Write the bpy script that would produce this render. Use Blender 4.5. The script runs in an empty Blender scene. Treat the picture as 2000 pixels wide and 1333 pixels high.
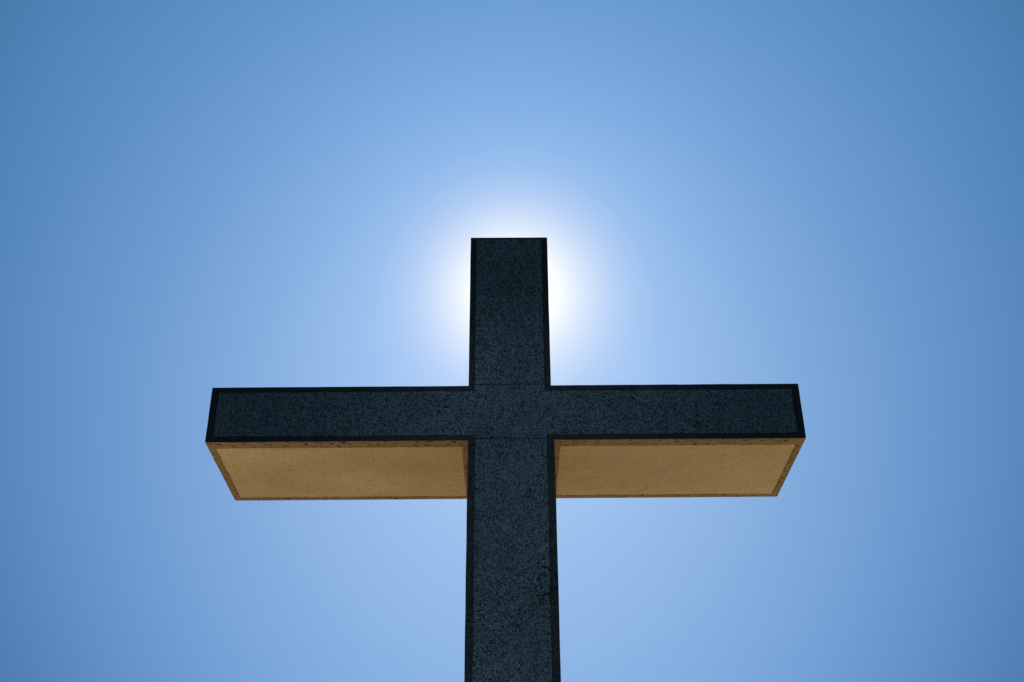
import bpy, bmesh, math, random
from mathutils import Vector, Matrix, noise
from mathutils.geometry import tessellate_polygon

random.seed(7)
sc = bpy.context.scene
C = sc.collection

# ---------------------------------------------------------------- camera
CAM_H = 1.60
yaw, pitch, roll = -0.01481, 0.53110, -0.00663
cy, sy, cp, sp = math.cos(yaw), math.sin(yaw), math.cos(pitch), math.sin(pitch)
fwd = Vector((sy * cp, cy * cp, sp))
rgt = Vector((cy, -sy, 0.0))
upv = rgt.cross(fwd)
cr, sr = math.cos(roll), math.sin(roll)
rgt, upv = rgt * cr + upv * sr, upv * cr - rgt * sr
cam = bpy.data.cameras.new('camera')
cam.sensor_width = 36.0
cam.lens = 2307.98 / 2000.0 * 36.0
cam.clip_start = 0.1
cam.clip_end = 20000.0
cam_ob = bpy.data.objects.new('camera', cam)
C.objects.link(cam_ob)
m = Matrix((rgt, upv, -fwd)).transposed().to_4x4()
m.translation = Vector((0.11219, -6.5, CAM_H))
cam_ob.matrix_world = m
sc.camera = cam_ob

# ---------------------------------------------------------------- sun + sky
SUN = Vector((-0.01043043, 0.84004764, 0.54241236)).normalized()
sun_el = math.asin(SUN.z)
sun_az = math.atan2(SUN.x, SUN.y)
lamp = bpy.data.lights.new('sun', 'SUN')
lamp.energy = 4.6
lamp.angle = math.radians(0.5)
lamp.color = (1.0, 0.95, 0.86)
lamp_ob = bpy.data.objects.new('sun', lamp)
lamp_ob.rotation_euler = SUN.to_track_quat('Z', 'Y').to_euler()
lamp_ob.location = (0, 40, 40)
C.objects.link(lamp_ob)

world = bpy.data.worlds.new('World')
sc.world = world
world.use_nodes = True
nt = world.node_tree
N, L = nt.nodes, nt.links
bg = N['Background']
bg.inputs['Strength'].default_value = 0.1


def math_node(op, a, b=None, clamp=False):
    n = N.new('ShaderNodeMath'); n.operation = op; n.use_clamp = clamp
    for i, v in enumerate((a, b)):
        if v is None: continue
        if isinstance(v, (int, float)): n.inputs[i].default_value = v
        else: L.new(v, n.inputs[i])
    return n.outputs[0]


sky = N.new('ShaderNodeTexSky')
sky.sky_type = 'NISHITA'
sky.sun_disc = False
sky.sun_elevation = sun_el
sky.sun_rotation = sun_az
sky.altitude = 3000
sky.air_density = 1.0
sky.dust_density = 5.0
sky.ozone_density = 3.0
tc = N.new('ShaderNodeTexCoord')
nrm = N.new('ShaderNodeVectorMath'); nrm.operation = 'NORMALIZE'
L.new(tc.outputs['Generated'], nrm.inputs[0])
dot = N.new('ShaderNodeVectorMath'); dot.operation = 'DOT_PRODUCT'
L.new(nrm.outputs[0], dot.inputs[0]); dot.inputs[1].default_value = SUN
sepd = N.new('ShaderNodeSeparateXYZ'); L.new(nrm.outputs[0], sepd.inputs[0])
# squared angle from the sun, and height above the horizon
s2 = math_node('MULTIPLY', math_node('SUBTRACT', 1.0, dot.outputs['Value']), 2.0)
s4 = math_node('MINIMUM', math_node('MULTIPLY', s2, 4.0), 1.22)
zc = math_node('MINIMUM', math_node('MAXIMUM', math_node('SUBTRACT', sepd.outputs['Z'], 0.5), -0.30), 0.26)
sz = math_node('MULTIPLY', math_node('MULTIPLY', s4, zc), 4.0)
seps = N.new('ShaderNodeSeparateColor'); L.new(sky.outputs[0], seps.inputs[0])
comb = N.new('ShaderNodeCombineColor')
# clear dry air: per-channel clarity of the atmosphere plus the forward-scattered glow round the sun
COEF = [(-3.0304, 0.2000, -0.4500, 0.4500, -0.6900, 0.80, 0.0625),
        (-2.6302, 0.6051, 0.4632, 0.3109, -0.7495, 0.5615, 0.060),
        (-2.3491, 0.4684, 0.9496, 0.0747, -0.6702, 0.225, 0.045)]
ss = math_node('MULTIPLY', s4, s4)
for i, (k0, k1, k2, k3, k4, amp, sg) in enumerate(COEF):
    e = math_node('ADD', math_node('ADD', math_node('MULTIPLY', s4, k1), math_node('MULTIPLY', zc, k2)),
                  math_node('ADD', math_node('ADD', math_node('MULTIPLY', sz, k3), math_node('MULTIPLY', ss, k4)), k0))
    base = math_node('MULTIPLY', seps.outputs[i], math_node('MULTIPLY', math_node('POWER', math.e, e), 10.0))
    glow = math_node('MULTIPLY', math_node('POWER', math.e, math_node('MULTIPLY', s2, -1.0 / sg ** 2)), amp * 10)
    core = math_node('MULTIPLY', math_node('POWER', math.e, math_node('MULTIPLY', s2, -1.0 / 0.018 ** 2)), 30)
    L.new(math_node('ADD', base, math_node('ADD', glow, core)), comb.inputs[i])
L.new(comb.outputs[0], bg.inputs['Color'])

sc.view_settings.view_transform = 'Standard'
sc.view_settings.look = 'None'
sc.view_settings.exposure = 0
sc.view_settings.gamma = 1
sc.view_settings.use_curve_mapping = False


# ---------------------------------------------------------------- materials
class Mat:
    def __init__(s, name):
        s.m = bpy.data.materials.new(name); s.m.use_nodes = True
        s.N, s.L = s.m.node_tree.nodes, s.m.node_tree.links
        s.p = s.N['Principled BSDF']
        s.tc = s.N.new('ShaderNodeTexCoord').outputs['Object']

    def map(s, sx, sy_, sz_):
        n = s.N.new('ShaderNodeMapping'); n.inputs['Scale'].default_value = (sx, sy_, sz_)
        s.L.new(s.tc, n.inputs[0]); return n.outputs[0]

    def noise(s, scale, detail=2, rough=0.5, vec=None, dist=0.0):
        n = s.N.new('ShaderNodeTexNoise'); n.inputs['Scale'].default_value = scale
        n.inputs['Detail'].default_value = detail; n.inputs['Roughness'].default_value = rough
        n.inputs['Distortion'].default_value = dist
        s.L.new(vec or s.tc, n.inputs['Vector']); return n.outputs[0]

    def ramp(s, v, a, b, lo=0.0, hi=1.0):
        n = s.N.new('ShaderNodeMapRange'); n.interpolation_type = 'SMOOTHSTEP'
        for i, x in enumerate((a, b, lo, hi)): n.inputs[1 + i].default_value = x
        s.L.new(v, n.inputs[0]); return n.outputs[0]

    def math(s, op, a, b=None):
        n = s.N.new('ShaderNodeMath'); n.operation = op
        for i, v in enumerate((a, b)):
            if v is None: continue
            if isinstance(v, (int, float)): n.inputs[i].default_value = v
            else: s.L.new(v, n.inputs[i])
        return n.outputs[0]

    def mix(s, f, a, b):
        n = s.N.new('ShaderNodeMix'); n.data_type = 'RGBA'
        s.L.new(f, n.inputs[0])
        for i, v in ((6, a), (7, b)):
            if isinstance(v, tuple): n.inputs[i].default_value = (*v, 1)
            else: s.L.new(v, n.inputs[i])
        return n.outputs[2]

    def bump(s, h, dist, strength=1.0, prev=None):
        n = s.N.new('ShaderNodeBump'); n.inputs['Distance'].default_value = dist
        n.inputs['Strength'].default_value = strength
        s.L.new(h, n.inputs['Height'])
        if prev: s.L.new(prev, n.inputs['Normal'])
        return n.outputs[0]

    def done(s, col, nor, rough=0.85, spec=0.25):
        s.L.new(col, s.p.inputs['Base Color'])
        if nor: s.L.new(nor, s.p.inputs['Normal'])
        s.p.inputs['Roughness'].default_value = rough
        s.p.inputs['Specular IOR Level'].default_value = spec
        return s.m


def slate(name, base, pit, speck_amt, big_amt, end_dark=0.6):
    a = Mat(name)
    fine = a.noise(112, 3, 0.85)                          # aggregate grain
    mid = a.noise(40, 4, 0.8, a.map(1, 1, 1.3), 0.3)     # pits
    patch = a.noise(2.3, 3, 0.65)                        # where pits cluster
    big = a.noise(13, 5, 0.75, a.map(0.75, 1, 1.9), 0.8) # torn hollows
    tone = a.noise(1.1, 4, 0.6)
    cl = a.math('SUBTRACT', patch, 0.5)
    sp_ = a.math('MULTIPLY', a.ramp(fine, 0.50, 0.44), speck_amt)
    pt = a.ramp(a.math('ADD', mid, a.math('MULTIPLY', cl, 0.46)), 0.625, 0.65)
    bt = a.math('MULTIPLY', a.ramp(a.math('ADD', big, a.math('MULTIPLY', cl, 0.22)), 0.65, 0.67), big_amt)
    dark = a.math('MAXIMUM', a.math('MAXIMUM', sp_, a.math('MULTIPLY', pt, 0.95)), bt)
    c1 = a.mix(a.ramp(tone, 0.34, 0.66), tuple(x * 0.82 for x in base), tuple(x * 1.18 for x in base))
    # tonal falloff painted into the colour: darker towards top and arm ends, ragged
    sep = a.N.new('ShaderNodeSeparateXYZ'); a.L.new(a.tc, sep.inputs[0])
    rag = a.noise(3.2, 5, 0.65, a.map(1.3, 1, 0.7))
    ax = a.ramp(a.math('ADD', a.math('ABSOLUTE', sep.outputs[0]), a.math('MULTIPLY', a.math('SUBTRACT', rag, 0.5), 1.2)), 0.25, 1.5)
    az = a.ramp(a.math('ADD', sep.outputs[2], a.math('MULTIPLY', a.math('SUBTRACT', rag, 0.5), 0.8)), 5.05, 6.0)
    end_w = a.math('MULTIPLY', a.math('MAXIMUM', ax, az), end_dark)
    c1 = a.mix(end_w, c1, (base[0] * 0.22, base[1] * 0.36, base[2] * 0.42))
    light = a.ramp(a.noise(140, 2, 0.7), 0.53, 0.63)
    c2 = a.mix(a.math('MULTIPLY', light, 0.6), c1, a.mix(end_w, tuple(min(1, x * 2.3) for x in base), tuple(x * 0.9 for x in base)))
    col = a.mix(dark, c2, pit)
    h = a.math('SUBTRACT', a.math('MULTIPLY', fine, 0.35), dark)
    return a.done(col, a.bump(h, 0.004, 0.8), 0.9, 0.15)


def render_coat(name, base, pit, amt):
    a = Mat(name)
    grain = a.noise(88, 3, 0.85)
    tone = a.noise(2.0, 4, 0.6, a.map(0.6, 1, 1))
    warm = a.noise(4.5, 3, 0.55)
    pits = a.noise(42, 3, 0.7, a.map(0.6, 1.3, 1))
    trowel = a.noise(9, 5, 0.75, a.map(0.7, 3.2, 1), 1.2)
    c = a.mix(a.ramp(tone, 0.32, 0.68), tuple(x * 0.88 for x in base), tuple(x * 1.12 for x in base))
    c = a.mix(a.math('MULTIPLY', a.ramp(warm, 0.45, 0.7), 0.5), c, (base[0] * 1.05, base[1] * 0.93, base[2] * 0.80))
    stain = a.noise(1.6, 5, 0.7, a.map(1, 0.6, 1), 0.5)     # faint water marks
    c = a.mix(a.math('MULTIPLY', a.ramp(stain, 0.52, 0.60), 0.22), c, tuple(x * 0.62 for x in base))
    c = a.mix(a.math('MULTIPLY', a.ramp(grain, 0.51, 0.43), 0.5), c, tuple(x * 0.40 for x in base))
    p1 = a.ramp(pits, 0.675 - amt * 0.095, 0.70 - amt * 0.095)
    p2 = a.ramp(trowel, 0.665 - amt * 0.05, 0.685 - amt * 0.045)
    d = a.math('MAXIMUM', p1, p2)
    c = a.mix(d, c, pit)
    h = a.math('SUBTRACT', a.math('ADD', a.math('MULTIPLY', grain, 0.3), a.math('MULTIPLY', trowel, 0.5)), d)
    return a.done(c, a.bump(h, 0.004, 0.6), 0.9, 0.15)


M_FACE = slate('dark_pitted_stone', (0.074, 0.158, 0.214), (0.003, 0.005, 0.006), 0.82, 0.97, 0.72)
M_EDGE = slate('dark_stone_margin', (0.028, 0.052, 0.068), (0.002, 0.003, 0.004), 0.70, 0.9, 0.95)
M_TAN = render_coat('ochre_render', (0.61, 0.472, 0.26), (0.05, 0.03, 0.015), 0.0)
M_TRIM = render_coat('ochre_rough_margin', (0.33, 0.235, 0.115), (0.02, 0.013, 0.006), 1.05)


def ground_mat():
    a = Mat('dry_sandy_gravel')
    n1 = a.noise(0.15, 6, 0.6); n2 = a.noise(40, 4, 0.7)
    c = a.mix(a.ramp(n1, 0.3, 0.7), (0.50, 0.40, 0.28), (0.62, 0.50, 0.35))
    c = a.mix(a.math('MULTIPLY', a.ramp(n2, 0.5, 0.35), 0.5), c, (0.30, 0.23, 0.15))
    return a.done(c, a.bump(n2, 0.01, 0.6), 0.95, 0.2)


# ---------------------------------------------------------------- mesh helpers
def mesh_obj(name, bm, mats, parent=None):
    me = bpy.data.meshes.new(name)
    bmesh.ops.recalc_face_normals(bm, faces=bm.faces)
    bm.to_mesh(me); bm.free()
    for mt in mats: me.materials.append(mt)
    o = bpy.data.objects.new(name, me)
    C.objects.link(o)
    if parent: o.parent = parent
    return o


def block(name, x0, x1, y0, y1, z0, z1, parent, bev=0.007, joints=False):
    """a cast block: bevelled edges with small knocks along them; front = dark stone, the rest ochre render"""
    bm = bmesh.new()
    bmesh.ops.create_cube(bm, size=1)
    for v in bm.verts:
        v.co = Vector((x0 + (v.co.x + .5) * (x1 - x0), y0 + (v.co.y + .5) * (y1 - y0), z0 + (v.co.z + .5) * (z1 - z0)))
    bmesh.ops.bevel(bm, geom=list(bm.edges), offset=bev, segments=3, profile=0.6, affect='EDGES')
    bm.normal_update()
    # slice so that the long edges can wander by a millimetre or two
    for ax, a0, a1 in ((0, x0, x1), (1, y0, y1), (2, z0, z1)):
        n = max(1, int((a1 - a0) / 0.06))
        for k in range(1, n):
            co = Vector((0, 0, 0)); co[ax] = a0 + (a1 - a0) * k / n
            no = Vector((0, 0, 0)); no[ax] = 1
            bmesh.ops.bisect_plane(bm, geom=bm.verts[:] + bm.edges[:] + bm.faces[:], plane_co=co, plane_no=no)
    for v in bm.verts:
        near = sum(1 for ax, a0, a1 in ((0, x0, x1), (1, y0, y1), (2, z0, z1))
                   if min(abs(v.co[ax] - a0), abs(v.co[ax] - a1)) < bev + 1e-4)
        if near >= 2:
            v.co += Vector(noise.noise_vector(v.co * 9.0)) * 0.0011
    bm.normal_update()
    for f in bm.faces:
        f.material_index = 0 if f.normal.y < -0.25 or (joints and abs(f.normal.z) > 0.35) else 1
        f.smooth = False
    return mesh_obj(name, bm, [M_EDGE, M_TAN], parent)


def outline(pts, step=0.02, jit=0.0012):
    """points along a closed polygon every couple of centimetres, wandering slightly"""
    out = []
    n = len(pts)
    for i in range(n):
        a, b = Vector(pts[i]), Vector(pts[(i + 1) % n])
        k = max(1, int((b - a).length / step))
        t = (b - a).normalized(); nn = Vector((-t.y, t.x))
        for j in range(k):
            p = a.lerp(b, j / k)
            if j: p = p + nn * (noise.noise(Vector((p.x * 14, p.y * 14, 3.1))) * 2.2 * jit + random.uniform(-jit, jit) * 0.6)
            out.append(p)
    return out


def panel(name, pts, to3d, thick, mat, parent, lip=0.003, jit=0.0012):
    """thin slab with a softened rim, from a 2-D polygon; to3d(u, v, h) lifts it h off its wall"""
    o2 = outline(pts, jit=jit)
    cx = sum(p.x for p in o2) / len(o2); cyy = sum(p.y for p in o2) / len(o2)
    bm = bmesh.new()
    area = sum(o2[i].x * o2[(i + 1) % len(o2)].y - o2[(i + 1) % len(o2)].x * o2[i].y for i in range(len(o2)))
    sgn = 1 if area > 0 else -1
    inner = []
    for i, p in enumerate(o2):
        t = (o2[(i + 1) % len(o2)] - o2[i - 1]).normalized()
        inner.append(p + Vector((-t.y, t.x)) * sgn * lip)
    r0 = [bm.verts.new(to3d(p.x, p.y, -0.010)) for p in o2]
    r1 = [bm.verts.new(to3d(p.x, p.y, thick - lip * 0.8)) for p in o2]
    r2 = [bm.verts.new(to3d(p.x, p.y, thick)) for p in inner]
    n = len(o2)
    for i in range(n):
        j = (i + 1) % n
        bm.faces.new((r0[i], r0[j], r1[j], r1[i]))
        bm.faces.new((r1[i], r1[j], r2[j], r2[i]))
    for ring, pl in ((r2, inner), (r0, o2)):
        for tri in tessellate_polygon([[Vector((p.x, p.y, 0)) for p in pl]]):
            try: bm.faces.new([ring[i] for i in tri])
            except ValueError: pass
    return mesh_obj(name, bm, [mat], parent)


def frame(name, outer, inner, to3d, thick, mat, parent):
    """rectangular margin round a panel, one ring; edges wander"""
    bm = bmesh.new()
    (a0, b0, a1, b1), (c0, d0, c1, d1) = outer, inner
    oc = [(a0, b0), (a1, b0), (a1, b1), (a0, b1)]; ic = [(c0, d0), (c1, d0), (c1, d1), (c0, d1)]
    ro, ri = [], []
    for i in range(4):
        A, B = Vector(oc[i]), Vector(oc[(i + 1) % 4]); A2, B2 = Vector(ic[i]), Vector(ic[(i + 1) % 4])
        k = max(2, int((B - A).length / 0.02))
        for j in range(k):
            ro.append(A.lerp(B, j / k))
            q = A2.lerp(B2, j / k)
            t = (B2 - A2).normalized()
            if j: q += Vector((-t.y, t.x)) * (noise.noise(Vector((q.x * 11, q.y * 11, 8.0))) * 0.006)
            ri.append(q)
    n = len(ro)
    vo0 = [bm.verts.new(to3d(p.x, p.y, -0.006)) for p in ro]; vo1 = [bm.verts.new(to3d(p.x, p.y, thick)) for p in ro]
    vi0 = [bm.verts.new(to3d(p.x, p.y, -0.006)) for p in ri]; vi1 = [bm.verts.new(to3d(p.x, p.y, thick)) for p in ri]
    for i in range(n):
        j = (i + 1) % n
        bm.faces.new((vo1[i], vo1[j], vi1[j], vi1[i]))
        bm.faces.new((vo0[i], vo0[j], vo1[j], vo1[i]))
        bm.faces.new((vi0[i], vi1[i], vi1[j], vi0[j]))
        bm.faces.new((vo0[i], vi0[i], vi0[j], vo0[j]))
    return mesh_obj(name, bm, [mat], parent)


# ---------------------------------------------------------------- ground
bm = bmesh.new()
R = 3000.0
bmesh.ops.create_grid(bm, x_segments=60, y_segments=60, size=R)
for v in bm.verts:
    d = v.co.length
    if d > 150: v.co.z = noise.noise(Vector((v.co.x, v.co.y, 0)) * 0.002) * 6.0
g = mesh_obj('ground', bm, [ground_mat()])
g['kind'] = 'structure'

# ---------------------------------------------------------------- the cross
Z = CAM_H
W = 0.25742
TOP, BT, BB = Z + 4.62969, Z + 3.49820, Z + 3.11918
XL, XR, DEP = -1.85424, 1.80419, 0.90436
SL, SR = -0.25729, 0.27126

cross = bpy.data.objects.new('monument_cross', None)
C.objects.link(cross)
cross['label'] = 'large stone cross with dark pitted front and ochre underside, backlit by the sun'
cross['category'] = 'cross'

PT = 0.006          # how far the front panels stand proud
# --- shaft
SF = -0.006
shaft = block('shaft', SL, SR, SF, DEP - 0.02, -0.3, BB - 0.0005, cross, 0.010, True)
fr = lambda y: (lambda u, v, h: Vector((u, y - h, v)))
panel('face_panel', [(SL + 0.046, 0.0), (SR - 0.049, 0.0), (SR - 0.049, BB + 0.006), (SL + 0.046, BB + 0.006)],
      fr(SF), PT, M_FACE, shaft)
# --- crossbar, a separate block lying a hair out of true
bar = block('crossbar', XL, XR, 0.0, DEP, BB, BT, cross)
J = 0.0056
cxl, cxr = SL + 0.047, W - 0.040
panel('face_panel', [(XL + 0.049, BB + 0.039), (SL + 0.046, BB + 0.039), (SL + 0.046, BB + 0.006 + J),
                     (SR - 0.049, BB + 0.006 + J), (SR - 0.049, BB + 0.039), (XR - 0.050, BB + 0.039),
                     (XR - 0.050, BT - 0.041), (W - 0.040, BT - 0.041), (W - 0.040, BT + 0.004),
                     (-W + 0.040, BT + 0.004), (-W + 0.040, BT - 0.041), (XL + 0.049, BT - 0.041)],
      fr(0.0), PT, M_FACE, bar)
dn = lambda u, v, h: Vector((u, v, BB - h))
for a0, a1, i0, i1 in ((XL + 0.006, SL - 0.001, XL + 0.048, SL - 0.030), (SR + 0.001, XR - 0.006, SR + 0.030, XR - 0.048)):
    frame('underside_margin', (a0, 0.006, a1, DEP - 0.006), (i0, 0.078, i1, DEP - 0.058), dn, 0.004, M_TRIM, bar)
    g_ = 0.0045
    panel('underside_panel', [(i0 + g_, 0.078 + g_), (i1 - g_, 0.078 + g_), (i1 - g_, DEP - 0.058 - g_), (i0 + g_, DEP - 0.058 - g_)],
          dn, 0.006, M_TAN, bar, jit=0.0022)
bar.rotation_euler = (0, -0.0026, 0.0189)
bar.location.x = 0.0026 * BB
# --- head, the block above the crossbar
HF = 0.002
head = block('upper_arm', -W, W, HF, DEP - 0.01, BT + 0.0005, TOP, cross, joints=True)
panel('face_panel', [(-W + 0.040, BT + 0.004 + J), (W - 0.040, BT + 0.004 + J), (W - 0.040, TOP - 0.020), (-W + 0.040, TOP - 0.020)],
      fr(HF), PT, M_FACE, head)

shaft.rotation_euler.z = head.rotation_euler.z = 0.0189

# ---------------------------------------------------------------- drifting seed tuft lit by the sun
def seed_tuft():
    px, py, dist = 1215, 740, 5.2
    d = fwd + rgt * ((px - 1000) / 2307.98) - upv * ((py - 666.5) / 2307.98)
    c = Vector((0.11219, -6.5, CAM_H)) + d.normalized() * dist
    bm = bmesh.new()
    for k in range(60):
        v = Vector((random.gauss(0, 1), random.gauss(0, 1), random.gauss(0, 1))).normalized()
        v.x = v.x * 0.6 + v.z * 0.5
        # each hair is a flat silky ribbon that catches the sun from behind
        q = v.cross(SUN).normalized() * 0.0006
        e = v * random.uniform(0.0035, 0.006)
        p0, p1, p2 = bm.verts.new(q), bm.verts.new(-q), bm.verts.new(e)
        bm.faces.new((p0, p1, p2))
    mt = bpy.data.materials.new('white_down'); mt.use_nodes = True
    p = mt.node_tree.nodes['Principled BSDF']
    p.inputs['Base Color'].default_value = (0.95, 0.95, 0.93, 1)
    p.inputs['Roughness'].default_value = 0.6
    tr = mt.node_tree.nodes.new('ShaderNodeBsdfTranslucent'); tr.inputs[0].default_value = (0.98, 0.98, 0.96, 1)
    mx = mt.node_tree.nodes.new('ShaderNodeMixShader'); mx.inputs[0].default_value = 0.95
    out = mt.node_tree.nodes['Material Output']
    mt.node_tree.links.new(p.outputs[0], mx.inputs[1]); mt.node_tree.links.new(tr.outputs[0], mx.inputs[2])
    mt.node_tree.links.new(mx.outputs[0], out.inputs[0])
    o = mesh_obj('seed_tuft', bm, [mt])
    o.location = c
    o['label'] = 'tiny bright white speck of fluff drifting just above the crossbar'
    o['category'] = 'seed fluff'


seed_tuft()
